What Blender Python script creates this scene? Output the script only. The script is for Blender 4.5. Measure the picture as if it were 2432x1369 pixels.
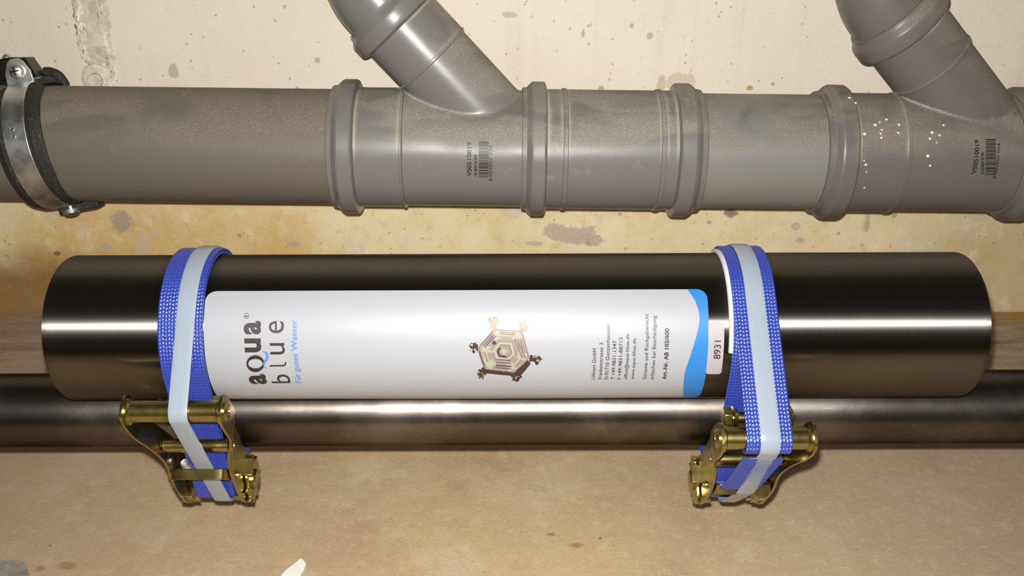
import bpy, bmesh, math, random
from mathutils import Vector, Matrix
from math import sin, cos, pi, atan2, sqrt, radians
for o in list(bpy.data.objects): bpy.data.objects.remove(o)
random.seed(7)
SC = bpy.context.scene
COL = SC.collection
# ------------------------------------------------------------------ camera
FPX, CX, CY = 2380.0, 1216.0, 684.5
PITCH, ROLL = radians(25.0), 0.0039
CAM = Vector((0, 0, 0.528))
FW = Vector((0, cos(PITCH), -sin(PITCH)))
UP0 = Vector((0, sin(PITCH), cos(PITCH)))
RT0 = Vector((1, 0, 0))
RT = RT0 * cos(ROLL) - UP0 * sin(ROLL)
UP = UP0 * cos(ROLL) + RT0 * sin(ROLL)
cd = bpy.data.cameras.new('camera'); cam = bpy.data.objects.new('camera', cd); COL.objects.link(cam)
cd.sensor_width = 36; cd.lens = 36 * FPX / 2432; cd.clip_start = 0.01
cam.matrix_world = Matrix(((RT.x, UP.x, -FW.x, CAM.x), (RT.y, UP.y, -FW.y, CAM.y), (RT.z, UP.z, -FW.z, CAM.z), (0, 0, 0, 1)))
SC.camera = cam
# ------------------------------------------------------------------ light: dark cellar, the phone's flash beside the lens
w = bpy.data.worlds.new('world'); SC.world = w; w.use_nodes = True
w.node_tree.nodes['Background'].inputs[0].default_value = (1.0, 0.9, 0.75, 1)
w.node_tree.nodes['Background'].inputs[1].default_value = 0.06
ld = bpy.data.lights.new('flash', 'AREA'); ld.shape = 'DISK'; ld.size = 0.010; ld.energy = 11.2; ld.color = (1.0, 0.965, 0.905)
lo = bpy.data.objects.new('flash', ld); COL.objects.link(lo)
lo.matrix_world = Matrix.Translation(UP * 0.018 - RT * 0.004 + FW * 0.004) @ cam.matrix_world
SC.view_settings.view_transform = 'Standard'; SC.view_settings.look = 'None'
SC.view_settings.exposure = 0.0; SC.view_settings.gamma = 1.0; SC.view_settings.use_curve_mapping = False

# ------------------------------------------------------------------ places (metres)
def ray(px, py): return (FW + RT * ((px - CX) / FPX) - UP * ((py - CY) / FPX)).normalized()
def at_y(px, py, Y): d = ray(px, py); return CAM + d * ((Y - CAM.y) / d.y)
def at_z(px, py, Z): d = ray(px, py); return CAM + d * ((Z - CAM.z) / d.z)
def side(depth, down, x=0.0): return CAM + FW * depth - UP0 * down + Vector((x, 0, 0))   # point in the vertical section

class Cyl:
    """straight round body: axis frame used to place things on its skin"""
    def __init__(s, O, a, r):
        s.O, s.a, s.r = Vector(O), Vector(a).normalized(), r
        v = CAM - s.O; v -= s.a * v.dot(s.a); s.n = v.normalized(); s.t = s.n.cross(s.a) if s.n.cross(s.a).z > 0 else s.a.cross(s.n)
    def pt(s, u, phi, r): return s.O + s.a * u + (s.n * cos(phi) + s.t * sin(phi)) * r
    def hit(s, px, py, r=None):
        r = r or s.r; d = ray(px, py); m = CAM - s.O
        dp = d - s.a * d.dot(s.a); mp = m - s.a * m.dot(s.a)
        A, B, C = dp.dot(dp), 2 * dp.dot(mp), mp.dot(mp) - r * r
        q = max(B * B - 4 * A * C, 0); k = (-B - sqrt(q)) / (2 * A); p = m + d * k
        return p.dot(s.a), atan2(p.dot(s.t), p.dot(s.n))

WALL_Y = 1.066
CAN_R, CAN_L = 0.0492, 0.6045
can = Cyl(side(0.6825, 0.0258, 0.0028), (1, 0, 0), CAN_R)
STL_R = 0.027
stl = Cyl(side(0.7335, 0.0882), (1, 0, 0), STL_R)
GR_Y = 0.936
_a, _b = at_y(120, 341.5, GR_Y), at_y(1800, 360.5, GR_Y)
gry = Cyl(_a, _b - _a, 0.055)
gry.O = _a + gry.a * (-_a.dot(gry.a)) + Vector((0, 0, 0)); gry = Cyl(gry.O, gry.a, 0.055)
def gs(px, r=0.058):                                   # length along the drain of a point on its front line
    py = 342 + (px - 120) * 0.0113
    return gry.hit(px, py, r)[0]

# ------------------------------------------------------------------ material helpers
def lin(c):
    return tuple((x / 12.92 if x <= 0.04045 else ((x + 0.055) / 1.055) ** 2.4) for x in (v / 255 for v in c)) + (1,)
class NT:
    def __init__(s, name):
        s.m = bpy.data.materials.new(name); s.m.use_nodes = True; s.t = s.m.node_tree; s.t.nodes.clear()
        s.out = s.n('ShaderNodeOutputMaterial'); s.p = s.n('ShaderNodeBsdfPrincipled'); s.l(s.p.outputs[0], s.out.inputs[0])
        s.tc = s.n('ShaderNodeTexCoord').outputs['Object']
    def n(s, ty, **k):
        x = s.t.nodes.new(ty)
        for a, b in k.items(): setattr(x, a, b)
        return x
    def l(s, a, b): s.t.links.new(a, b)
    def set(s, **k):
        for a, b in k.items():
            i = s.p.inputs[a.replace('_', ' ')]
            if hasattr(b, 'type') and hasattr(b, 'is_output'): s.l(b, i)
            else: i.default_value = b
        return s
    def val(s, i, v):
        if hasattr(v, 'is_output'): s.l(v, i)
        else: i.default_value = v
    def map(s, scale=(1, 1, 1), loc=(0, 0, 0), src=None):
        x = s.n('ShaderNodeMapping'); s.l(src or s.tc, x.inputs[0]); x.inputs[3].default_value = scale; x.inputs[1].default_value = loc; return x.outputs[0]
    def noise(s, scale, detail=4, rough=0.55, vec=None, dist=0, color=False):
        x = s.n('ShaderNodeTexNoise'); s.l(vec or s.tc, x.inputs['Vector']); x.inputs['Scale'].default_value = scale
        x.inputs['Detail'].default_value = detail; x.inputs['Roughness'].default_value = rough; x.inputs['Distortion'].default_value = dist
        return x.outputs['Color' if color else 'Fac']
    def voro(s, scale, vec=None, feature='F1', out='Distance', rnd=1.0):
        x = s.n('ShaderNodeTexVoronoi'); x.feature = feature; s.l(vec or s.tc, x.inputs['Vector']); x.inputs['Scale'].default_value = scale; x.inputs['Randomness'].default_value = rnd
        return x.outputs[out]
    def ramp(s, f, stops, interp='LINEAR'):
        x = s.n('ShaderNodeValToRGB'); s.val(x.inputs[0], f); e = x.color_ramp.elements; x.color_ramp.interpolation = interp
        while len(e) < len(stops): e.new(0.5)
        for k, (p, c) in enumerate(stops):
            e[k].position = p; e[k].color = c if isinstance(c, tuple) else (c, c, c, 1)
        return x.outputs[0]
    def mix(s, f, a, b, mode='MIX'):
        x = s.n('ShaderNodeMix'); x.data_type = 'RGBA'; x.blend_type = mode
        s.val(x.inputs['Factor'], f); s.val(x.inputs[6], a); s.val(x.inputs[7], b); return x.outputs[2]
    def math(s, op, a, b=0.0, c=0.0, clamp=False):
        x = s.n('ShaderNodeMath'); x.operation = op; x.use_clamp = clamp
        s.val(x.inputs[0], a); s.val(x.inputs[1], b); s.val(x.inputs[2], c); return x.outputs[0]
    def sep(s, v):
        x = s.n('ShaderNodeSeparateXYZ'); s.l(v, x.inputs[0]); return x.outputs
    def smooth(s, v, lo, hi):
        x = s.n('ShaderNodeMapRange'); x.interpolation_type = 'SMOOTHSTEP'; s.val(x.inputs[0], v); x.inputs[1].default_value = lo; x.inputs[2].default_value = hi; return x.outputs[0]
    def bump(s, h, strength=0.3, dist=0.001, nrm=None):
        x = s.n('ShaderNodeBump'); s.l(h, x.inputs['Height']); x.inputs['Strength'].default_value = strength; x.inputs['Distance'].default_value = dist
        if nrm: s.l(nrm, x.inputs['Normal'])
        return x.outputs[0]
    def blob(s, x, z, cx, cz, rx, rz, soft=0.35, wob=None):
        """mask of an irregular spot"""
        a = s.math('DIVIDE', s.math('SUBTRACT', x, cx), rx); b = s.math('DIVIDE', s.math('SUBTRACT', z, cz), rz)
        d = s.math('SQRT', s.math('ADD', s.math('MULTIPLY', a, a), s.math('MULTIPLY', b, b)))
        if wob is not None: d = s.math('ADD', d, wob)
        return s.smooth(d, 1.0 + soft / 2, 1.0 - soft / 2)
def plain(name, c, rough=0.5, metal=0.0, **k):
    t = NT(name); t.set(Base_Color=lin(c) if max(c) > 1 else tuple(c) + (1,), Roughness=rough, Metallic=metal, **k); return t.m

# ------------------------------------------------------------------ materials
def mat_wall():
    t = NT('painted_concrete_wall'); X, Y, Z = t.sep(t.tc)
    n1 = t.noise(3.2, 5); n2 = t.noise(14, 5, 0.6); n3 = t.noise(60, 4, 0.6); nf = t.noise(260, 3, 0.6)
    base = t.ramp(n1, [(0.30, (0.78, 0.70, 0.58, 1)), (0.55, (0.86, 0.795, 0.67, 1)), (0.75, (0.89, 0.83, 0.72, 1))])
    # yellowed lower zone below the drain
    n4 = t.noise(42, 5, 0.7)
    hz = t.math('ADD', Z, t.math('MULTIPLY', t.math('SUBTRACT', n2, 0.5), 0.06))
    low = t.smooth(hz, 0.30, 0.12)
    ycol = t.ramp(n2, [(0.30, (0.72, 0.57, 0.30, 1)), (0.50, (0.79, 0.66, 0.40, 1)), (0.72, (0.82, 0.71, 0.48, 1))])
    c = t.mix(t.math('MULTIPLY', low, 0.9), base, ycol)
    # ochre water stain left of the middle, darker rust towards the left corner
    wob = t.math('MULTIPLY', t.math('SUBTRACT', t.noise(9, 6, 0.65), 0.5), 1.6)
    p = at_y(400, 600, WALL_Y)
    st = t.blob(X, Z, p.x, p.z - 0.01, 0.17, 0.085, 0.9, wob)
    c = t.mix(t.math('MULTIPLY', st, t.math('ADD', 0.30, t.math('MULTIPLY', n3, 0.8))), c, (0.64, 0.40, 0.12, 1))
    p = at_y(90, 690, WALL_Y)
    st = t.blob(X, Z, p.x - 0.03, p.z - 0.022, 0.24, 0.062, 0.8, t.math('MULTIPLY', wob, 0.5))
    stain2 = st
    c = t.mix(t.math('MULTIPLY', t.smooth(X, 0.42, 0.56), t.math('MULTIPLY', low, 0.45)), c, (0.44, 0.32, 0.15, 1))
    mot = t.noise(40, 6, 0.72)
    c = t.mix(t.math('MULTIPLY', low, t.math('MULTIPLY', t.smooth(mot, 0.52, 0.68), 0.42)), c, (0.64, 0.43, 0.13, 1))
    c = t.mix(t.math('MULTIPLY', low, t.math('MULTIPLY', t.smooth(mot, 0.47, 0.36), 0.4)), c, (0.84, 0.75, 0.55, 1))
    c = t.mix(t.math('MULTIPLY', t.math('MULTIPLY', low, t.smooth(t.noise(18, 5, 0.7, t.map((1, 1, 1), (2, 0, 4))), 0.56, 0.68)), 0.6), c, (0.60, 0.51, 0.42, 1))
    c = t.mix(t.math('MULTIPLY', stain2, 0.92), c, t.mix(n3, (0.34, 0.17, 0.04, 1), (0.20, 0.115, 0.04, 1)))
    # grey scabs where paint came off
    for px, py, rx, ry, col in [(290, 522, 22, 30, (0.40, 0.34, 0.27, 1)), (1350, 552, 52, 22, (0.50, 0.41, 0.33, 1)), (1265, 578, 26, 9, (0.52, 0.44, 0.34, 1)),
            (1400, 570, 34, 12, (0.50, 0.42, 0.33, 1)), (700, 580, 16, 6, (0.45, 0.40, 0.33, 1)), (250, 585, 14, 9, (0.50, 0.43, 0.34, 1)), (1610, 190, 34, 20, (0.66, 0.58, 0.44, 1)), (1570, 200, 10, 24, (0.62, 0.53, 0.35, 1)),
            (1735, 505, 16, 16, (0.20, 0.17, 0.13, 1)), (415, 170, 10, 13, (0.52, 0.46, 0.38, 1)), (1210, 34, 20, 8, (0.58, 0.51, 0.44, 1)), (135, 602, 8, 5, (0.16, 0.12, 0.09, 1)),
            (1780, 208, 7, 6, (0.50, 0.30, 0.08, 1)), (1835, 200, 6, 5, (0.42, 0.32, 0.24, 1)), (1543, 86, 7, 8, (0.5, 0.45, 0.4, 1)), (1500, 61, 5, 6, (0.5, 0.45, 0.38, 1)), (1385, 80, 6, 11, (0.5, 0.44, 0.34, 1)), (1890, 537, 8, 8, (0.52, 0.44, 0.32, 1)), (1902, 572, 9, 6, (0.5, 0.42, 0.3, 1)), (2060, 530, 6, 22, (0.5, 0.42, 0.26, 1))]:
        q = at_y(px, py, WALL_Y); k = (q - CAM).dot(FW) / FPX
        wb = t.math('MULTIPLY', t.math('SUBTRACT', n4, 0.5), 3.4)
        c = t.mix(t.math('MULTIPLY', t.blob(X, Z, q.x, q.z, rx * k, ry * k, 0.3, wb), 0.85), c, col)
    # small pits and specks
    v = t.voro(36, t.map((1, 1, 1), (0.3, 0, 0.7))); pick = t.smooth(t.noise(22, 2), 0.46, 0.55)
    pit = t.math('MULTIPLY', t.smooth(v, 0.13, 0.07), pick)
    c = t.mix(t.math('MULTIPLY', pit, 0.75), c, (0.42, 0.36, 0.28, 1))
    v2 = t.voro(90); pit2 = t.math('MULTIPLY', t.smooth(v2, 0.14, 0.06), t.smooth(t.noise(35, 2), 0.45, 0.55))
    c = t.mix(t.math('MULTIPLY', pit2, 0.6), c, (0.40, 0.29, 0.16, 1))
    sp = t.smooth(t.noise(75, 5, 0.65), 0.60, 0.72)
    c = t.mix(t.math('MULTIPLY', sp, t.math('MULTIPLY', t.smooth(t.noise(6, 3), 0.38, 0.6), 0.6)), c, (0.72, 0.53, 0.24, 1))
    # vertical board marks
    bm = t.noise(1, 4, 0.6, t.map((38, 1, 2.2)))
    c = t.mix(t.math('MULTIPLY', t.smooth(bm, 0.54, 0.72), 0.32), c, (0.66, 0.58, 0.47, 1))
    h = t.math('ADD', t.math('MULTIPLY', n3, 0.5), t.math('ADD', t.math('MULTIPLY', nf, 0.25), t.math('ADD', t.math('MULTIPLY', bm, 0.4), t.math('MULTIPLY', t.math('ADD', pit, pit2), -0.6))))
    t.set(Base_Color=c, Roughness=0.82, Normal=t.bump(h, 0.55, 0.0022)); t.p.inputs['Specular IOR Level'].default_value = 0.25
    return t.m
def mat_floor():
    t = NT('bare_concrete_floor'); X, Y, Z = t.sep(t.tc)
    n1 = t.noise(2.6, 5, 0.6); n2 = t.noise(11, 6, 0.65); n3 = t.noise(55, 5, 0.65); nf = t.noise(330, 3, 0.6)
    c = t.ramp(n1, [(0.30, (0.38, 0.265, 0.165, 1)), (0.5, (0.455, 0.335, 0.195, 1)), (0.7, (0.50, 0.375, 0.205, 1))])
    c = t.mix(t.math('MULTIPLY', t.smooth(n2, 0.50, 0.68), 0.45), c, (0.56, 0.46, 0.33, 1))
    c = t.mix(t.math('MULTIPLY', t.smooth(n2, 0.47, 0.33), 0.45), c, (0.36, 0.225, 0.13, 1))
    c = t.mix(t.math('MULTIPLY', t.smooth(t.noise(28, 6, 0.7), 0.50, 0.66), 0.30), c, (0.33, 0.225, 0.14, 1))
    c = t.mix(t.math('MULTIPLY', t.smooth(t.noise(34, 6, 0.7, t.map((1, 1, 1), (5, 3, 0))), 0.54, 0.66), 0.38), c, (0.60, 0.48, 0.33, 1))
    c = t.mix(t.math('MULTIPLY', t.math('SUBTRACT', n3, 0.35), 0.5, clamp=True), c, (0.60, 0.46, 0.29, 1))
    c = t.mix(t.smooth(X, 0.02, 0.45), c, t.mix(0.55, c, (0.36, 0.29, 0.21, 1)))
    # rust marks
    for px, py, rx, ry in [(160, 1345, 20, 8), (95, 1352, 12, 6), (1310, 1270, 10, 4), (1370, 1295, 18, 6)]:
        q = at_z(px, py, 0); k = (q - CAM).length / FPX
        c = t.mix(t.math('MULTIPLY', t.blob(X, Y, q.x, q.y, rx * k, ry * k * 1.5, 0.8, t.math('MULTIPLY', t.math('SUBTRACT', n3, 0.5), 2.0)), 0.7), c, (0.27, 0.105, 0.045, 1))
    # grey screed strip along the wall, crumbs of rust in it
    e = t.math('ADD', Y, t.math('MULTIPLY', t.math('SUBTRACT', n2, 0.5), 0.12))
    strip = t.smooth(e, 0.90, 0.97)
    c = t.mix(strip, c, t.ramp(t.noise(22, 6, 0.7, t.map((0.5, 2.2, 1))), [(0.35, (0.19, 0.15, 0.11, 1)), (0.5, (0.34, 0.28, 0.20, 1)), (0.62, (0.48, 0.40, 0.30, 1))]))
    c = t.mix(t.math('MULTIPLY', t.smooth(t.math('ADD', Y, t.math('MULTIPLY', n2, 0.05)), 1.035, 1.065), t.smooth(t.noise(16, 5), 0.42, 0.6)), c, (0.46, 0.24, 0.06, 1))
    v = t.voro(30); dot = t.math('MULTIPLY', t.smooth(v, 0.06, 0.03), t.smooth(t.noise(18, 2), 0.56, 0.6))
    c = t.mix(dot, c, (0.10, 0.07, 0.05, 1))
    c = t.mix(t.math('MULTIPLY', t.smooth(nf, 0.5, 0.75), 0.35), c, (0.28, 0.19, 0.12, 1))
    c = t.mix(t.math('MULTIPLY', t.smooth(t.noise(120, 4, 0.7), 0.5, 0.68), 0.35), c, (0.58, 0.45, 0.30, 1))
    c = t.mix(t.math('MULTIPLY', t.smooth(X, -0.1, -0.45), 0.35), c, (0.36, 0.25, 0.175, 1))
    h = t.math('ADD', t.math('MULTIPLY', n3, 0.6), t.math('MULTIPLY', nf, 0.4))
    t.set(Base_Color=c, Roughness=0.85, Normal=t.bump(h, 0.4, 0.0015)); t.p.inputs['Specular IOR Level'].default_value = 0.2
    return t.m
def mat_pvc(name, col, dust=0.8, dirt=(0.23, 0.20, 0.165, 1), rough=0.32, seed=0.0):
    t = NT(name); g = t.n('ShaderNodeNewGeometry'); nz = t.sep(g.outputs['Normal'])[2]
    v = t.map((1, 1, 1), (seed, seed * 0.7, 0))
    n1 = t.noise(9, 5, 0.6, v); n2 = t.noise(45, 5, 0.7, v); nf = t.noise(700, 2, 0.5, v)
    c = t.mix(t.math('MULTIPLY', n1, 0.35), col, tuple(x * 0.8 for x in col[:3]) + (1,))
    up = t.smooth(t.math('ADD', nz, t.math('MULTIPLY', t.math('SUBTRACT', n1, 0.5), 0.75)), 0.10, 0.62)
    wipe = t.smooth(t.noise(8.5, 4, 0.55, t.map((0.8, 1, 1.8), (seed + 2, 0, 0)), 0.8), 0.40, 0.52)
    d = t.math('MULTIPLY', t.math('MULTIPLY', up, t.math('ADD', 0.12, t.math('MULTIPLY', wipe, 0.88))), dust)
    dc = t.mix(t.smooth(nf, 0.48, 0.72), dirt, tuple(min(1, x * 1.5) for x in dirt[:3]) + (1,))
    c = t.mix(d, c, dc)
    smear = t.math('MULTIPLY', t.smooth(t.noise(13, 4, 0.55, t.map((0.7, 1, 1.5), (seed + 6, 1, 0)), 0.7), 0.52, 0.62), t.smooth(nz, 0.45, 0.85))
    c = t.mix(t.math('MULTIPLY', smear, 0.6), c, tuple(x * 0.55 for x in dirt[:3]) + (1,))
    c = t.mix(t.math('MULTIPLY', t.smooth(n2, 0.62, 0.75), 0.25), c, (0.36, 0.34, 0.30, 1))
    cre = t.math('MULTIPLY', t.smooth(t.math('ADD', g.outputs['Pointiness'], t.math('MULTIPLY', t.math('SUBTRACT', n2, 0.5), 0.05)), 0.497, 0.462), t.smooth(t.math('ADD', nz, t.math('MULTIPLY', t.math('SUBTRACT', n1, 0.5), 0.8)), 0.05, 0.4))
    c = t.mix(t.math('MULTIPLY', cre, 0.75), c, (0.40, 0.37, 0.31, 1))
    r = t.math('ADD', rough, t.math('MULTIPLY', d, 0.5))
    t.set(Base_Color=c, Roughness=r, Normal=t.bump(t.math('ADD', n2, t.math('MULTIPLY', t.math('MULTIPLY', nf, d), 1.2)), 0.10, 0.0008)); t.p.inputs['Specular IOR Level'].default_value = 0.5
    return t.m
def mat_brushed():
    t = NT('brushed_stainless_steel')
    line = t.noise(1, 3, 0.6, t.map((900, 14, 14)))
    big = t.noise(1, 2, 0.5, t.map((30, 6, 6)))
    tan = t.n('ShaderNodeTangent'); tan.direction_type = 'RADIAL'; tan.axis = 'X'
    t.set(Base_Color=t.mix(line, (0.135, 0.124, 0.112, 1), (0.19, 0.175, 0.158, 1)), Metallic=1.0, Specular_Tint=(0.30, 0.26, 0.22, 1), Roughness=t.math('ADD', 0.31, t.math('MULTIPLY', big, 0.05)), Anisotropic=1.0)
    t.l(tan.outputs[0], t.p.inputs['Tangent']); t.p.inputs['Anisotropic Rotation'].default_value = 0.25
    nb = t.bump(line, 0.06, 0.0004); t.set(Normal=nb)
    g2 = t.n('ShaderNodeBsdfAnisotropic'); g2.distribution = 'GGX'; g2.inputs['Roughness'].default_value = 0.47; g2.inputs['Anisotropy'].default_value = 0.82; g2.inputs['Rotation'].default_value = 0.0
    g2.inputs['Color'].default_value = (0.24, 0.225, 0.21, 1); t.l(tan.outputs[0], g2.inputs['Tangent']); t.l(nb, g2.inputs['Normal'])
    mx = t.n('ShaderNodeMixShader'); mx.inputs[0].default_value = 0.40; t.l(t.p.outputs[0], mx.inputs[1]); t.l(g2.outputs[0], mx.inputs[2]); t.l(mx.outputs[0], t.out.inputs[0])
    return t.m
def mat_pipe_steel():
    t = NT('worn_steel_pipe')
    s = t.noise(1, 5, 0.7, t.map((6, 30, 30))); blot = t.noise(7, 6, 0.7); fine = t.noise(160, 3, 0.6, t.map((0.4, 1, 1)))
    c = t.mix(t.smooth(blot, 0.40, 0.65), (0.11, 0.098, 0.088, 1), (0.20, 0.182, 0.168, 1))
    scr = t.smooth(t.noise(1, 2, 0.5, t.map((25, 260, 260), (0, 0.2, 0))), 0.72, 0.8)
    c = t.mix(t.math('MULTIPLY', scr, 0.35), c, (0.5, 0.47, 0.43, 1))
    tan = t.n('ShaderNodeTangent'); tan.direction_type = 'RADIAL'; tan.axis = 'X'
    t.set(Base_Color=c, Metallic=1.0, Specular_Tint=(0.30, 0.27, 0.24, 1), Roughness=t.math('ADD', 0.26, t.math('MULTIPLY', blot, 0.20)), Anisotropic=0.55, Normal=t.bump(t.math('ADD', s, t.math('MULTIPLY', fine, 0.5)), 0.10, 0.0006))
    t.l(tan.outputs[0], t.p.inputs['Tangent']); t.p.inputs['Anisotropic Rotation'].default_value = 0.25
    return t.m
def mat_gold():
    t = NT('yellow_zinc_plating')
    n = t.noise(55, 3, 0.5, dist=0.5)
    c = t.ramp(n, [(0.30, (0.17, 0.19, 0.06, 1)), (0.45, (0.34, 0.285, 0.10, 1)), (0.58, (0.38, 0.305, 0.115, 1)), (0.70, (0.36, 0.21, 0.13, 1)), (0.8, (0.24, 0.26, 0.12, 1))])
    t.set(Base_Color=c, Metallic=1.0, Roughness=t.math('ADD', 0.20, t.math('MULTIPLY', t.noise(120, 3), 0.16)), Normal=t.bump(t.noise(300, 3), 0.03, 0.0002))
    return t.m
def mat_zinc():
    t = NT('galvanised_steel'); n = t.noise(70, 4, 0.6)
    t.set(Base_Color=t.ramp(n, [(0.35, (0.55, 0.58, 0.59, 1)), (0.6, (0.78, 0.80, 0.79, 1))]), Metallic=1.0, Roughness=t.math('ADD', 0.30, t.math('MULTIPLY', n, 0.22)), Normal=t.bump(n, 0.12, 0.0005))
    return t.m
def mat_web():
    t = NT('blue_polyester_webbing'); n = t.noise(600, 2, 0.5)
    t.set(Base_Color=t.mix(n, (0.011, 0.022, 0.20, 1), (0.022, 0.048, 0.30, 1)), Roughness=0.40, IOR=1.52, Specular_Tint=(0.75, 0.85, 1.0, 1)); t.p.inputs['Specular IOR Level'].default_value = 1.0
    return t.m
def mat_rubber():
    t = NT('black_rubber_lining'); n = t.noise(420, 3, 0.6)
    t.set(Base_Color=t.mix(t.smooth(n, 0.5, 0.75), (0.018, 0.016, 0.014, 1), (0.07, 0.06, 0.048, 1)), Roughness=0.7, Normal=t.bump(n, 0.2, 0.0005)); return t.m
def mat_plaster(name, a, b):
    t = NT(name); n = t.noise(70, 6, 0.7); t.set(Base_Color=t.ramp(n, [(0.35, a), (0.6, b)]), Roughness=0.9, Normal=t.bump(n, 0.7, 0.002)); t.p.inputs['Specular IOR Level'].default_value = 0.2; return t.m

M = dict(
    wall=mat_wall(), floor=mat_floor(),
    pvc_old=mat_pvc('dusty_brown_grey_plastic', (0.150, 0.133, 0.112, 1), 0.85, (0.185, 0.162, 0.13, 1), 0.50, 1.3),
    pvc=mat_pvc('grey_drain_plastic', (0.185, 0.178, 0.172, 1), 0.9, (0.245, 0.225, 0.185, 1), 0.31, 0.0),
    pvc_dark=mat_pvc('dark_grey_drain_plastic', (0.155, 0.145, 0.138, 1), 0.85, (0.225, 0.20, 0.165, 1), 0.38, 4.1),
    pvc_light=mat_pvc('light_grey_drain_plastic', (0.225, 0.220, 0.208, 1), 0.8, (0.225, 0.205, 0.170, 1), 0.42, 7.7),
    steel=mat_brushed(), pipe=mat_pipe_steel(), gold=mat_gold(), zinc=mat_zinc(), web=mat_web(), rubber=mat_rubber(),
    paper=plain('label_film', (0.275, 0.285, 0.315), 0.42, Specular_IOR_Level=0.32),
    sticker=plain('sticker_paper', (0.29, 0.275, 0.295), 0.45),
    ink=plain('black_ink', (0.018, 0.013, 0.012), 0.5), inkgrey=plain('grey_ink', (0.055, 0.042, 0.040), 0.5),
    blue=plain('label_blue', (0.022, 0.145, 0.40), 0.42, Specular_IOR_Level=0.32), lightblue=plain('tagline_blue', (0.055, 0.17, 0.38), 0.4),
    tie=plain('translucent_nylon', (0.235, 0.275, 0.33), 0.30, Subsurface_Weight=0.25, Subsurface_Radius=(0.002, 0.002, 0.002)),
    tag=plain('white_sewn_tag', (0.5, 0.5, 0.52), 0.6),
    hole=plain('slot_shade', (0.02, 0.02, 0.02), 0.4, 0.6),
    black=plain('black_bracket_paint', (0.010, 0.010, 0.011), 0.32),
    scrap=plain('white_paint_flake', (0.80, 0.79, 0.76), 0.7),
    slab=mat_plaster('grey_mortar', (0.16, 0.15, 0.13, 1), (0.30, 0.28, 0.24, 1)),
    plaster=mat_plaster('whitish_mortar', (0.62, 0.56, 0.47, 1), (0.90, 0.85, 0.77, 1)),
    plaster_grey=mat_plaster('greyish_mortar', (0.52, 0.45, 0.37, 1), (0.78, 0.71, 0.60, 1)),
    c1=plain('print_taupe', (0.14, 0.105, 0.10), 0.45, Specular_IOR_Level=0.3), c2=plain('print_cream', (0.26, 0.245, 0.20), 0.45, Specular_IOR_Level=0.3), c3=plain('print_green', (0.25, 0.255, 0.18), 0.45, Specular_IOR_Level=0.3),
    c4=plain('print_brown', (0.035, 0.020, 0.018), 0.45, Specular_IOR_Level=0.3), c5=plain('print_mauve', (0.10, 0.065, 0.08), 0.45, Specular_IOR_Level=0.3), c6=plain('print_peach', (0.20, 0.135, 0.11), 0.45, Specular_IOR_Level=0.3), c7=plain('print_grey', (0.19, 0.165, 0.15), 0.45, Specular_IOR_Level=0.3),
)
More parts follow.
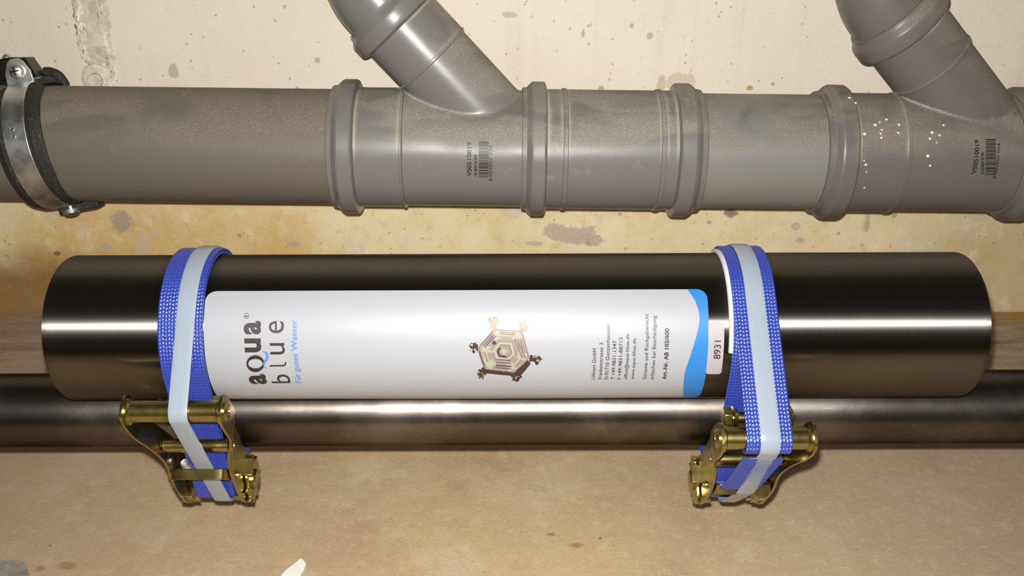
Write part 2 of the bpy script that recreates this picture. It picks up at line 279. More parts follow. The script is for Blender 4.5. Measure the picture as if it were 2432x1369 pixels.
# ------------------------------------------------------------------ mesh helpers
class MB:
    def __init__(s): s.v, s.f = [], []
    def add(s, vs, fs):
        b = len(s.v); s.v += [Vector(v) for v in vs]; s.f += [tuple(i + b for i in f) for f in fs]; return s
    def lathe(s, O, a, prof, n=64, caps=True, ref=None):
        """prof: [(distance along a, radius)]"""
        a = Vector(a).normalized(); r = ref or (Vector((0, 0, 1)) if abs(a.z) < 0.9 else Vector((1, 0, 0)))
        e1 = (r - a * r.dot(a)).normalized(); e2 = a.cross(e1); O = Vector(O); b = len(s.v)
        for (u, rad) in prof:
            for k in range(n):
                t = 2 * pi * k / n; s.v.append(O + a * u + (e1 * cos(t) + e2 * sin(t)) * rad)
        for i in range(len(prof) - 1):
            for k in range(n):
                k2 = (k + 1) % n; s.f.append((b + i * n + k, b + i * n + k2, b + (i + 1) * n + k2, b + (i + 1) * n + k))
        if caps:
            s.f.append(tuple(b + k for k in reversed(range(n)))); e = b + (len(prof) - 1) * n; s.f.append(tuple(e + k for k in range(n)))
        return s
    def tube(s, pts, r, n=12, caps=True):
        pts = [Vector(p) for p in pts]; rs = r if isinstance(r, list) else [r] * len(pts); b = len(s.v)
        t0 = (pts[1] - pts[0]).normalized(); ref = Vector((0, 0, 1)) if abs(t0.z) < 0.9 else Vector((1, 0, 0)); e = (ref - t0 * ref.dot(t0)).normalized()
        for i, p in enumerate(pts):
            t = (pts[min(i + 1, len(pts) - 1)] - pts[max(i - 1, 0)]).normalized(); e = (e - t * e.dot(t)).normalized(); e2 = t.cross(e)
            for k in range(n):
                q = 2 * pi * k / n; s.v.append(p + (e * cos(q) + e2 * sin(q)) * rs[i])
        for i in range(len(pts) - 1):
            for k in range(n):
                k2 = (k + 1) % n; s.f.append((b + i * n + k, b + i * n + k2, b + (i + 1) * n + k2, b + (i + 1) * n + k))
        if caps: s.f.append(tuple(b + k for k in reversed(range(n)))); e0 = b + (len(pts) - 1) * n; s.f.append(tuple(e0 + k for k in range(n)))
        return s
    def box(s, c, ax, h):
        c = Vector(c); X, Y, Z = [Vector(q).normalized() * k for q, k in zip(ax, h)]
        vs = [c + X * i + Y * j + Z * k for i in (-1, 1) for j in (-1, 1) for k in (-1, 1)]
        return s.add(vs, [(0, 1, 3, 2), (4, 6, 7, 5), (0, 4, 5, 1), (2, 3, 7, 6), (0, 2, 6, 4), (1, 5, 7, 3)])
    def prism(s, pts, d):
        """closed planar outline pts extruded by vector d"""
        n = len(pts); d = Vector(d); b = [Vector(p) for p in pts]
        return s.add(b + [p + d for p in b], [tuple(reversed(range(n))), tuple(range(n, 2 * n))] + [(i, (i + 1) % n, n + (i + 1) % n, n + i) for i in range(n)])
    def build(s, name, mat, parent=None, smooth=35, bevel=0, **tags):
        me = bpy.data.meshes.new(name); me.from_pydata(s.v, [], s.f)
        bm = bmesh.new(); bm.from_mesh(me); bmesh.ops.recalc_face_normals(bm, faces=bm.faces); bm.to_mesh(me); bm.free()
        return link(name, me, mat, parent, smooth, bevel, **tags)
def link(name, me, mat, parent=None, smooth=35, bevel=0, **tags):
    o = bpy.data.objects.new(name, me); COL.objects.link(o); me.materials.append(M[mat])
    if smooth:
        me.polygons.foreach_set('use_smooth', [True] * len(me.polygons)); me.set_sharp_from_angle(angle=radians(smooth))
    if bevel:
        b = o.modifiers.new('bevel', 'BEVEL'); b.width = bevel; b.segments = 2; b.limit_method = 'ANGLE'; b.angle_limit = radians(40)
    if parent:
        root = parent
        o.parent = parent
        o.matrix_parent_inverse = world_of(parent).inverted()
    for k, v in tags.items(): o[k] = v
    return o
def world_of(o):
    m = Matrix.Translation(o.location)
    return (world_of(o.parent) @ o.matrix_parent_inverse @ m) if o.parent else m
def thing(name, loc, label, cat, group=None):
    o = bpy.data.objects.new(name, None); COL.objects.link(o); o.location = loc; o.empty_display_size = 0.02
    o['label'] = label; o['category'] = cat
    if group: o['group'] = group
    return o
def cr(pts, n=6, closed=False):
    """Catmull-Rom through points (tuples of any length)"""
    P = [Vector(p).to_3d() if len(p) == 2 else Vector(p) for p in pts]; N = len(P); out = []
    for i in range(N if closed else N - 1):
        g = (lambda k: P[k % N]) if closed else (lambda k: P[min(max(k, 0), N - 1)])
        a, b, c, d = g(i - 1), g(i), g(i + 1), g(i + 2)
        for k in range(n):
            t = k / n; out.append(0.5 * ((2 * b) + (c - a) * t + (2 * a - 5 * b + 4 * c - d) * t * t + (3 * b - a - 3 * c + d) * t ** 3))
    if not closed: out.append(P[-1])
    return out
# ---- flat print laid onto a round body; outline coordinates are (along axis, arc length)
def print_mesh(name, bm, cyl, r, mat, parent, step=0.0025, **tags):
    vs = [v.co.y for v in bm.verts]
    if not vs: bm.free(); return None
    y = math.floor(min(vs) / step) * step + step
    while y < max(vs):
        bmesh.ops.bisect_plane(bm, geom=bm.verts[:] + bm.edges[:] + bm.faces[:], dist=1e-7, plane_co=(0, y, 0), plane_no=(0, 1, 0)); y += step
    for v in bm.verts: v.co = cyl.pt(v.co.x, v.co.y / cyl.r, r)
    bm.normal_update()
    fs = [f for f in bm.faces if f.normal.dot(cyl.n) < 0]
    if fs: bmesh.ops.reverse_faces(bm, faces=fs)
    me = bpy.data.meshes.new(name); bm.to_mesh(me); bm.free()
    return link(name, me, mat, parent, 35, **tags)
def poly_bm(polys):
    bm = bmesh.new()
    for p in polys:
        f = bm.faces.new([bm.verts.new((q[0], q[1], 0)) for q in p])
    bmesh.ops.triangulate(bm, faces=bm.faces[:]); return bm
def text_mesh(txt, offset=0.0, spacing=1.0):
    c = bpy.data.curves.new('t', 'FONT'); c.body = txt; c.size = 1; c.offset = offset; c.space_character = spacing; c.resolution_u = 4
    o = bpy.data.objects.new('t', c); COL.objects.link(o); dg = bpy.context.evaluated_depsgraph_get()
    me = bpy.data.meshes.new_from_object(o.evaluated_get(dg)); bpy.data.objects.remove(o); bpy.data.curves.remove(c); return me
def text_on(cyl, name, txt, x0, x1, y0, y1, r, mat, parent, offset=0.0, spacing=1.0, **tags):
    """text running upwards: photo box x0..x1 (glyph top..bottom), y0 (start, low) .. y1 (end, high)"""
    me = text_mesh(txt, offset, spacing); ym = (y0 + y1) / 2; xm = (x0 + x1) / 2
    s0, s1 = cyl.hit(x0, ym)[0], cyl.hit(x1, ym)[0]; a0, a1 = cyl.hit(xm, y0)[1] * cyl.r, cyl.hit(xm, y1)[1] * cyl.r
    bm = bmesh.new(); bm.from_mesh(me); bpy.data.meshes.remove(me)
    xs = [v.co.x for v in bm.verts]; ys = [v.co.y for v in bm.verts]; X0, X1, Y0, Y1 = min(xs), max(xs), min(ys), max(ys)
    for v in bm.verts:
        tx, ty = (v.co.x - X0) / (X1 - X0), (v.co.y - Y0) / (Y1 - Y0)
        v.co = (s1 + (s0 - s1) * ty, a0 + (a1 - a0) * tx, 0)
    return print_mesh(name, bm, cyl, r, mat, parent, **tags)
def pxpoly(cyl, pts): return [(lambda h: (h[0], h[1] * cyl.r))(cyl.hit(*p)) for p in pts]

# ================================================================== SETTING
m = MB(); m.box((0, WALL_Y + 0.1, 1.05), ((1, 0, 0), (0, 1, 0), (0, 0, 1)), (2.6, 0.1, 1.1)); m.build('wall_back', 'wall', None, 0, kind='structure')
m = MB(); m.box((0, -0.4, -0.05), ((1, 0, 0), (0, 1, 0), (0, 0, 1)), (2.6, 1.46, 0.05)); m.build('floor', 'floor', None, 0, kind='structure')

# rough mortar ridge above the wall plug: runs up out of the picture
def lump_strip(name, pts, widths, thick, mat, **tags):
    bm = bmesh.new(); rows = []
    C = cr(pts, 10); W = [widths[0] + (widths[-1] - widths[0]) * i / (len(C) - 1) for i in range(len(C))]
    for i, p in enumerate(C):
        row = []
        for k in range(9):
            u = k / 8 * 2 - 1; jit = random.uniform(-0.0016, 0.0016)
            hgt = thick * (1 - u * u) ** 0.5 * random.uniform(0.35, 1.15) if abs(u) < 1 else -0.001
            row.append(bm.verts.new((p.x + u * W[i] + (jit if abs(u) < 1 else jit * 2), WALL_Y - hgt, p.z + random.uniform(-0.0012, 0.0012))))
        rows.append(row)
    for a, b in zip(rows, rows[1:]):
        for k in range(8): bm.faces.new((a[k], a[k + 1], b[k + 1], b[k]))
    bmesh.ops.recalc_face_normals(bm, faces=bm.faces)
    me = bpy.data.meshes.new(name); bm.to_mesh(me); bm.free(); return link(name, me, mat, None, 60, **tags)
lump_strip('trim_1', [at_y(212, -60, WALL_Y), at_y(225, 60, WALL_Y), at_y(240, 150, WALL_Y)], (0.017, 0.018), 0.0035, 'plaster_grey', kind='structure', label='rough greyish mortar streak running down to the wall plug')
lump_strip('trim_2', [at_y(178, -60, WALL_Y), at_y(190, 60, WALL_Y), at_y(205, 140, WALL_Y)], (0.006, 0.006), 0.004, 'plaster', kind='structure', label='pale mortar ridge on the near edge of the streak')
lump_strip('trim_3', [at_y(232, -60, WALL_Y), at_y(245, 60, WALL_Y), at_y(270, 195, WALL_Y)], (0.004, 0.004), 0.004, 'plaster', kind='structure', label='narrow pale mortar ridge beside the streak')
p = at_y(232, 188, WALL_Y)
t = thing('wall_plug', p, 'round whitish plastic plug in a mortar collar on the wall behind the brown-grey pipe', 'wall plug')
m = MB(); m.lathe(p + Vector((0, 0.002, 0)), (0, -1, 0), [(0, 0.018), (0.004, 0.0165), (0.007, 0.012), (0.0075, 0.0085)], 32); o = m.build('collar', 'plaster', t)
m = MB(); m.lathe(p + Vector((0, -0.004, 0)), (0, -1, 0), [(0, 0.0082), (0.0055, 0.008), (0.0065, 0.007)], 24); m.build('plug', 'plaster_grey', t)

# ================================================================== GREY DRAIN
g, GO = gry.a, gry.O
def ring_prof(keys): return keys
def dense(prof):
    out = [prof[0]]
    for a, b in zip(prof, prof[1:]):                     # extra loops so that edges keep their own dust
        k = max(1, int(abs(b[0] - a[0]) / 0.0025)) if abs(b[0] - a[0]) < 0.3 else 1
        out += [(a[0] + (b[0] - a[0]) * i / k, a[1] + (b[1] - a[1]) * i / k) for i in range(1, k + 1)]
    return out
def glathe(m, prof, n=96): return m.lathe(GO, g, dense(prof), n)
def socket(s_open, s_in, r_tube=0.0572, r_max=0.0645, r_lip=0.0585):
    """collar profile from the open lip (s_open) inwards; works in both directions"""
    d = 1 if s_in > s_open else -1; L = abs(s_in - s_open); q = lambda k: s_open + d * L * k
    pr = [(q(0), 0.0545), (q(0.0), r_lip - 0.001), (q(0.03), r_lip), (q(0.20), r_lip + 0.0004), (q(0.30), r_lip + 0.003), (q(0.40), r_max - 0.0006), (q(0.46), r_max), (q(0.90), r_max), (q(0.96), r_max - 0.0008), (q(1.0), r_max - 0.003), (q(1.02), r_tube)]
    return pr
def order(pr): return pr if pr[0][0] < pr[-1][0] else pr[::-1]
# straight pipe at the left
t = thing('drain_pipe', gry.pt(-0.45, 0, 0), 'long dusty brown-grey drain pipe held by the steel pipe clamp', 'pipe')
m = MB(); glathe(m, [(-1.3, 0.055), (gs(860), 0.055)]); m.build('tube', 'pvc_old', t)

def wye_body(name, s0, s_end, r_main, B, bd, r_b, L_b, mat, parent):
    m1 = MB(); m1.lathe(GO, g, [(s0, r_main), (s_end, r_main)], 96); me = bpy.data.meshes.new('a')
    m1.lathe(B, bd, [(0.0, r_b), (L_b, r_b)], 80)
    me.from_pydata(m1.v, [], m1.f); bm = bmesh.new(); bm.from_mesh(me); bmesh.ops.recalc_face_normals(bm, faces=bm.faces); bm.to_mesh(me); bm.free()
    o = bpy.data.objects.new('tmp', me); COL.objects.link(o)
    r = o.modifiers.new('r', 'REMESH'); r.mode = 'VOXEL'; r.voxel_size = 0.0014
    s = o.modifiers.new('s', 'SMOOTH'); s.factor = 0.5; s.iterations = 14
    dg = bpy.context.evaluated_depsgraph_get(); out = bpy.data.meshes.new_from_object(o.evaluated_get(dg)); bpy.data.objects.remove(o)
    out.name = name
    return link(name, out, mat, parent, 180)
BR = 0.0392
def wye(px_b, lean, ang, s_lip, s_in, s_seam, s_end, mat, label):
    sB = (px_b - CX) / FPX * 0.975 if True else 0
    B = GO + g * sB
    up = (Vector((0, sin(lean), cos(lean)))); up = (up - g * up.dot(g)).normalized()
    bd = (-g * cos(ang) + up * sin(ang)).normalized()
    t = thing('drain_wye_fitting', gry.pt(s_lip, 0, 0), label, 'pipe fitting')
    wye_body('body', s_seam - 0.004, s_end, 0.0556, B, bd, BR - 0.0007, 0.125, mat, t)
    m = MB(); pr = socket(s_lip, s_in, 0.0570, 0.0645) + [(s_seam - 0.0012, 0.0570), (s_seam - 0.0008, 0.0579), (s_seam + 0.0010, 0.0579), (s_seam + 0.0016, 0.0560), (s_seam + 0.004, 0.0545)]
    glathe(m, pr); m.build('socket', mat, t, 18)
    # branch socket with its seam and collar
    m = MB()
    m.lathe(B, bd, dense([(0.114, BR - 0.002), (0.1165, BR - 0.0005), (0.1172, BR + 0.0012), (0.1188, BR + 0.0012), (0.1194, BR + 0.0004), (0.1585, BR + 0.0004), (0.1592, BR + 0.0035), (0.161, BR + 0.0066), (0.163, BR + 0.0072), (0.173, BR + 0.0072), (0.1755, BR + 0.0066), (0.179, BR + 0.0032), (0.181, BR + 0.0025), (0.1835, BR + 0.0022), (0.1835, BR - 0.002)]), 80)
    m.build('branch_socket', mat, t)
    # moulded web in the crotch between branch and run
    w0 = B + bd * 0.083; 
    m = MB(); q = up.cross(g).normalized() * 0.0015
    rr = BR - 0.001
    nrm = (-g * sin(ang) - up * cos(ang)).normalized()      # branch side that faces the run
    a = B + bd * 0.118 + nrm * rr; b = B + bd * 0.088 + nrm * rr; c = GO + g * ((a - GO).dot(g) - 0.010) + up * 0.0555; d = GO + g * ((a - GO).dot(g) + 0.02) + up * 0.0545
    m.prism([a - q, b - q, d - q, c - q], q * 2); m.build('web', mat, t)
    return t, B, bd, up
sL1 = gs(771)
W1, B1, bd1, up1 = wye(1221, radians(4), radians(46.5), sL1, gs(833, .0645), gs(949, .057), gs(1275), 'pvc', 'glossy grey drain wye fitting whose branch rises beside the brown-grey pipe')
W2, B2, bd2, up2 = wye(2364, radians(4), radians(46.5), gs(1972), gs(2047, .0645), gs(2163, .057), gs(2470), 'pvc_dark', 'paint-spattered dark grey drain wye fitting past the short light grey pipe')
# coupling
t = thing('drain_coupling', gry.pt(gs(1300), 0, 0), 'grey double-socket drain coupling between the glossy wye and light grey pipe', 'pipe fitting')
m = MB(); a0, a1, b1, b0 = gs(1240), gs(1300, .0645), gs(1619, .0645), gs(1684)
pr = socket(a0, a1, 0.0572, 0.0642)
for sr in (gs(1345), gs(1579)): pr += [(sr - 0.0024, 0.0572), (sr - 0.0018, 0.0584), (sr + 0.0018, 0.0584), (sr + 0.0024, 0.0572)]
pr += order(socket(b0, b1, 0.0572, 0.0642))
glathe(m, pr); m.build('body', 'pvc', t, 18)
# short light pipe
t = thing('drain_pipe', gry.pt(gs(1680), 0, 0), 'short light grey drain pipe between the coupling and spattered wye', 'pipe')
m = MB(); glathe(m, [(gs(1600), 0.0550), (gs(2080), 0.0550)]); m.build('tube', 'pvc_light', t)
# next socket at the right edge
t = thing('drain_coupling', gry.pt(gs(2440), 0, 0), 'grey drain socket taking the end of the spattered wye', 'pipe fitting')
s0 = gs(2438); m = MB(); glathe(m, socket(s0, s0 + 0.026) + [(s0 + 0.3, 0.057), (s0 + 0.5, 0.057)]); m.build('body', 'pvc_dark', t)
# elbows rising from the branches
def elbow(B, bd, up, mat, label):
    t = thing('drain_elbow', B + bd * 0.17, label, 'pipe fitting')
    side_ax = bd.cross(up).normalized(); R = 0.052; s = B + bd * 0.15
    pts = [s, B + bd * 0.188]; c0 = pts[-1]; tgt = up; n = (tgt - bd * tgt.dot(bd)).normalized(); cen = c0 + n * R
    A = math.acos(max(-1, min(1, bd.dot(tgt))))
    for k in range(1, 13):
        q = A * k / 12; pts.append(cen - n * R * cos(q) + bd * R * sin(q))
    e = pts[-1]; pts += [e + tgt * 0.03, e + tgt * 0.35]
    m = MB(); m.tube(pts, 0.0382, 64); m.build('tube', mat, t)
    return t
elbow(B1, bd1, up1, 'pvc', 'smooth grey drain elbow rising from the glossy wye branch')
elbow(B2, bd2, up2, 'pvc_dark', 'grey drain elbow rising from the spattered wye branch')
# paint spatters (dried drops) on the second wye
spl = [(2090, 290), (2092, 317), (2094, 327), (2095, 308), (2134, 315), (2106, 283), (2079, 296), (2053, 382), (2057, 392), (2058, 409), (2053, 447), (2054, 318), (2211, 328), (2216, 313), (2234, 320), (2227, 338), (2243, 295), (2136, 296), (2206, 371), (2013, 247), (2027, 258), (2211, 395)]
for i, (px, py) in enumerate(spl):
    s, ph = gry.hit(px, py, 0.0575); r0 = random.uniform(0.0008, 0.0017); rad = 0.0570 if px < 2163 else 0.0556
    if px < 2047: rad = 0.0645
    P = gry.pt(s, ph, rad - 0.0002); nn = (P - (GO + g * s)).normalized()
    m = MB(); m.lathe(P, nn, [(0, r0), (0.0005, r0 * 0.8), (0.0008, r0 * 0.35)], 10); m.build('paint_drop', 'scrap', W2)
# prints on the wyes
def bars(cyl, name, x0, x1, y0, y1, r, mat, parent, pat):
    polys = []; tot = sum(pat); y = y0
    for i, k in enumerate(pat):
        yn = y + (y1 - y0) * k / tot
        if i % 2 == 0: polys.append(pxpoly(cyl, [(x0, y), (x1, y), (x1, yn), (x0, yn)]))
        y = yn
    print_mesh(name, poly_bm(polys), cyl, r, mat, parent)
rr = random.Random(3)
def code_print(parent, x, y, k, rad, mat):
    text_on(gry, 'part_number', 'VS0510019', x, x + 11 * k, y + 80 * k, y, rad, mat, parent, 0.022)
    bars(gry, 'small_print', x + 17 * k, x + 24 * k, y + 80 * k, y + 30 * k, rad, mat, parent, [rr.choice([1, 2, 3]) for _ in range(33)])
    bars(gry, 'barcode', x + 28 * k, x + 52 * k, y + 82 * k, y - 2 * k, rad, mat, parent, [rr.choice([1, 1, 2, 3]) for _ in range(45)])
    text_on(gry, 'barcode_digits', '8 023857 034', x + 53 * k, x + 60 * k, y + 91 * k, y + 8 * k, rad, mat, parent, 0.01)
code_print(W1, 1109, 338, 1.0, 0.0560, 'ink')
code_print(W2, 2312, 333, 1.0, 0.0560, 'ink')

# ================================================================== PIPE CLAMP
sc = gs(41, 0.060); CO = GO + g * sc
yaw = radians(11)
cn, ct = gry.n, gry.t
ca = (g * cos(yaw) - ct * sin(yaw) * -1).normalized()
ca = (g * cos(yaw) + ct * sin(yaw)).normalized(); ct2 = (ct * cos(yaw) - g * sin(yaw)).normalized()
def cpt(phi, r, a=0.0): return CO + (cn * cos(phi) + ct2 * sin(phi)) * r + ca * a
def band(m, p0, p1, r0, r1, hw, n=48, prof=None):
    vs, fs = [], []
    pr = prof or [(-hw, r0), (-hw, r1), (hw, r1), (hw, r0)]
    k = len(pr)
    for i in range(n + 1):
        p = p0 + (p1 - p0) * i / n; vs += [cpt(p, r, a) for a, r in pr]
    for i in range(n):
        for j in range(k): fs.append((i * k + j, i * k + (j + 1) % k, (i + 1) * k + (j + 1) % k, (i + 1) * k + j))
    fs += [tuple(range(k)), tuple(n * k + j for j in reversed(range(k)))]
    m.add(vs, fs)
clamp = thing('pipe_clamp', CO, 'galvanised steel pipe clamp with black rubber lining around the brown-grey pipe', 'pipe clamp')
H = 0.0225
rp = [(-H * 0.86, 0.0553), (-H * 0.9, 0.0595), (-H * 0.62, 0.0620), (-H * 0.55, 0.0605), (H * 0.55, 0.0605), (H * 0.62, 0.0620), (H * 0.8, 0.0615), (H * 0.9, 0.0588), (H, 0.0575), (H, 0.0553)]
m = MB(); band(m, radians(62), radians(-100), 0, 0, 0, 60, rp); m.build('rubber_lining', 'rubber', clamp)
m = MB(); band(m, radians(78), radians(250), 0, 0, 0, 60, rp); m.build('rubber_lining', 'rubber', clamp)
m = MB(); band(m, radians(66), radians(-92), 0.0606, 0.0625, H * 0.47, 60); m.build('front_band', 'zinc', clamp, bevel=0.0005)
m = MB(); band(m, radians(84), radians(256), 0.0606, 0.0625, H * 0.53, 60); m.build('rear_band', 'zinc', clamp, bevel=0.0005)
def ear(phi, name, mat, h=0.022, hw=H * 0.56, tck=0.002, taper=0.62, tilt=0.0):
    c = cpt(phi, 0.0606); ro = (cn * cos(phi + tilt) + ct2 * sin(phi + tilt)); ta = (-cn * sin(phi + tilt) + ct2 * cos(phi + tilt))
    pts = [c - ca * hw, c + ca * hw, c + ca * hw * 0.95 + ro * h * 0.45, c + ca * hw * taper + ro * h * 0.85, c + ca * hw * taper * 0.5 + ro * h, c - ca * hw * taper * 0.5 + ro * h, c - ca * hw * taper + ro * h * 0.85, c - ca * hw * 0.95 + ro * h * 0.45]
    m = MB(); m.prism(pts, ta * tck); e = m.build(name, mat, clamp, bevel=0.0004); return c, ro, ta
c, ro, ta = ear(radians(66), 'front_ear', 'zinc', 0.024, tilt=radians(18))
# clamp screw with a domed cross-slot head, running back to the rear ear
sc0 = c + ro * 0.0125 - ta * 0.0
m = MB(); m.lathe(sc0, -ta, [(-0.034, 0.003), (0.0, 0.003)], 16); scr = m.build('clamp_screw', 'zinc', clamp)
m = MB(); m.lathe(sc0, -ta, [(0.0, 0.0072), (0.0015, 0.0072), (0.0035, 0.0058), (0.0047, 0.0032), (0.0050, 0.0008)], 24); m.build('screw_head', 'zinc', scr)
m = MB(); m.box(sc0 - ta * 0.0047, (ca, ro, ta), (0.0038, 0.0006, 0.0008)); m.box(sc0 - ta * 0.0047, (ro, ca, ta), (0.0038, 0.0006, 0.0008)); m.build('cross_slot', 'hole', scr)  # near-black bars: the shade inside the slots, put in as colour
# black channel-shaped rear bracket above the pipe
E = c + ro * 0.013 + ta * 0.030 - ca * 0.017
cp_ = [E + ca * a + ro * b for a, b in ((-0.034, -0.014), (-0.033, 0.006), (-0.02, 0.012), (0.008, 0.0125), (0.017, 0.010), (0.024, -0.006), (0.0245, -0.016))]
m = MB(); m.prism([E + ca * a + ro * b + ta * 0.012 for a, b in ((-0.034, -0.018), (-0.033, 0.006), (-0.02, 0.012), (0.008, 0.0125), (0.016, 0.010), (0.0245, -0.010), (0.0245, -0.018))], ta * 0.0025); m.build('bracket_plate', 'black', clamp, bevel=0.0004)
rim = [E + ca * a + ro * b for a, b in ((-0.034, -0.006), (-0.033, 0.006), (-0.02, 0.0115), (-0.004, 0.013), (0.008, 0.012), (0.014, 0.010))]
m = MB()
RC = cr([tuple(v) for v in rim], 6)
vs = []; fs = []
for v in RC: vs += [v - ta * 0.004, v + ta * 0.0135, v + ta * 0.0135 + ro * 0.0016, v - ta * 0.004 + ro * 0.0016]
for i in range(len(RC) - 1):
    for j in range(4): fs.append((i * 4 + j, i * 4 + (j + 1) % 4, i * 4 + 4 + (j + 1) % 4, i * 4 + 4 + j))
fs += [(0, 1, 2, 3), tuple(len(vs) - 4 + j for j in (3, 2, 1, 0))]
m.add(vs, fs); m.build('bracket_rim', 'black', clamp)
m = MB(); a_, b_ = E + ca * 0.015 + ro * 0.012, E + ca * 0.0255 - ro * 0.016
m.prism([a_ - ta * 0.006, a_ + ta * 0.0135, b_ + ta * 0.0135, b_ - ta * 0.010], ca * 0.0022); m.build('bracket_flange', 'black', clamp)
m = MB(); m.lathe(E + ca * -0.004 + ro * 0.0135 + ta * 0.004, ro, [(0, 0.0045), (0.002, 0.0045), (0.0045, 0.003), (0.005, 0.001)], 20); m.build('bracket_bolt', 'zinc', clamp)
# rubber loop end peeping out beyond the bracket
lp = cr([tuple(E + ca * 0.024 + ta * 0.012 - ro * 0.004), tuple(E + ca * 0.029 + ta * 0.012 - ro * 0.005), tuple(E + ca * 0.036 + ta * 0.012 - ro * 0.010), tuple(E + ca * 0.039 + ta * 0.014 - ro * 0.020)], 6)
m = MB(); m.tube(lp, 0.0050, 12); m.build('rubber_loop', 'rubber', clamp)
# lower screw
q = cpt(radians(-97), 0.069, 0.004); rd = (cn * cos(radians(-97)) + ct2 * sin(radians(-97)))
m = MB(); m.lathe(q - rd * 0.008, rd, [(0, 0.0035), (0.004, 0.0035), (0.004, 0.0085), (0.008, 0.008), (0.0105, 0.0055), (0.0115, 0.002)], 24); m.build('lower_screw', 'zinc', clamp)
m = MB(); q2 = cpt(radians(-104), 0.061, 0.012)
m.box(q2 + rd * 0.003, (ca, rd, ca.cross(rd)), (0.020, 0.0055, 0.010)); m.build('lower_rubber_end', 'rubber', clamp, bevel=0.002)
# threaded rod and plate that hold the clamp to the wall
m = MB(); m.lathe(CO + Vector((0, 0.060, 0)), (0, 1, 0), [(0, 0.005), (WALL_Y - (CO.y + 0.060), 0.005)], 16); m.build('threaded_rod', 'zinc', clamp)
m = MB(); m.lathe(Vector((CO.x, WALL_Y - 0.004, CO.z)), (0, 1, 0), [(0, 0.020), (0.004, 0.022)], 32); m.build('wall_plate', 'zinc', clamp)
# stamped mark on the band
mk = MB()
for k in (-1, 1):
    pc = cpt(radians(9 + k * 3.2), 0.0626, -0.001); nn = (pc - CO - ca * -0.001).normalized()
    mk.lathe(pc, nn, [(0, 0.0023), (0.0003, 0.0023), (0.0003, 0.0015), (0, 0.0015)], 14)
mk.build('stamped_mark', 'zinc', clamp)

# ================================================================== STEEL PIPE
t = thing('steel_pipe', stl.pt(0, 0, 0), 'worn dull steel pipe running along the floor under the polished canister', 'pipe')
m = MB(); m.lathe(stl.O, stl.a, [(-1.5, STL_R), (-0.75, STL_R), (0.0, STL_R), (0.75, STL_R), (1.5, STL_R)], 96); m.build('tube', 'pipe', t)

# ================================================================== CANISTER
canister = thing('water_canister', can.pt(0, 0, 0) - Vector((0, 0, CAN_R)), 'polished stainless steel cylinder with a white label strapped onto the steel pipe', 'water canister')
Lh = CAN_L / 2; rb = 0.0055
prof = [(-Lh + 0.0012, 0.012), (-Lh, CAN_R - rb - 0.004), (-Lh, CAN_R - rb)]
prof += [(-Lh + rb * (1 - cos(k * pi / 12)), CAN_R - rb + rb * sin(k * pi / 12)) for k in range(1, 7)]
prof += [(-0.1, CAN_R), (0.1, CAN_R)]
prof += [(-a, r) for a, r in reversed(prof[:9])]
m = MB(); m.lathe(can.O, can.a, prof, 160); m.build('shell', 'steel', canister, 40)
# label with rounded corners
aT, aB = can.hit(1100, 690)[1] * CAN_R, can.hit(1100, 945)[1] * CAN_R
xL, xR = can.hit(484, 780)[0], can.hit(1683, 780)[0]
def rrect(x0, x1, y0, y1, r, n=6):
    out = []
    for cx, cy, s in ((x1 - r, y1 - r, 0), (x0 + r, y1 - r, 1), (x0 + r, y0 + r, 2), (x1 - r, y0 + r, 3)):
        for k in range(n + 1):
            q = pi / 2 * (s + k / n); out.append((cx + r * cos(q), cy + r * sin(q)))
    return out
RL = 0.0066
label = print_mesh('label', poly_bm([rrect(xL, xR, aB, aT, RL)]), can, CAN_R + 0.0002, 'paper', canister, label='white rounded label')
sw = pxpoly(can, [tuple(v[:2]) for v in cr([(1633, 689), (1652, 719), (1661, 755), (1654, 797), (1639, 846), (1627, 882), (1622, 924), (1624, 944)], 6)])
sw[0] = (sw[0][0], aT); sw[-1] = (sw[-1][0], aB)
rr_ = rrect(xL, xR, aB, aT, RL); br = rr_[21:28]; tr = rr_[0:7]
print_mesh('blue_wave', poly_bm([sw + br + tr]), can, CAN_R + 0.0004, 'blue', label, label='blue wave stripe')
RP = CAN_R + 0.00045
def ltxt(name, txt, x0, x1, y0, y1, mat='inkgrey', off=0.0, sp=1.0): return text_on(can, name, txt, x0, x1, y0, y1, RP, mat, label, off, sp)
ltxt('logo_letter', 'a', 591, 633, 912, 888, 'ink', 0.035); ltxt('logo_letter', 'u', 581, 621, 837, 804, 'ink', 0.035); ltxt('logo_letter', 'a', 579, 620.5, 795, 763, 'ink', 0.035)
def ring2(cx, cy, rx, ry, hx, hy, mat, name, off=0.0):
    ps = []
    N = 40
    for k in range(N):
        q0, q1 = 2 * pi * k / N, 2 * pi * (k + 1) / N
        ps.append(pxpoly(can, [(cx + rx * cos(q0), cy + ry * sin(q0)), (cx + rx * cos(q1), cy + ry * sin(q1)), (cx + hx * cos(q1), cy + hy * sin(q1)), (cx + hx * cos(q0), cy + hy * sin(q0))]))
    return print_mesh(name, poly_bm(ps), can, RP + off, mat, label)
ring2(607, 863.5, 21.5, 20, 17, 11, 'ink', 'logo_letter')
sw2 = [tuple(v[:2]) for v in cr([(624, 834), (634, 836.5), (638.5, 845), (636, 855), (630, 863), (629, 870), (635, 873.5), (631, 874), (626, 868), (626, 860), (631, 851), (631.5, 842), (627, 837.5)], 5, True)]
print_mesh('logo_wave', poly_bm([pxpoly(can, sw2)]), can, RP + 0.00005, 'lightblue', label, label='blue wave under the letter q')
ring2(586, 751, 6.6, 6.9, 5.4, 5.7, 'ink', 'registered_mark'); ltxt('registered_mark', 'R', 582.6, 589.4, 754.2, 748.2, 'ink', 0.02)
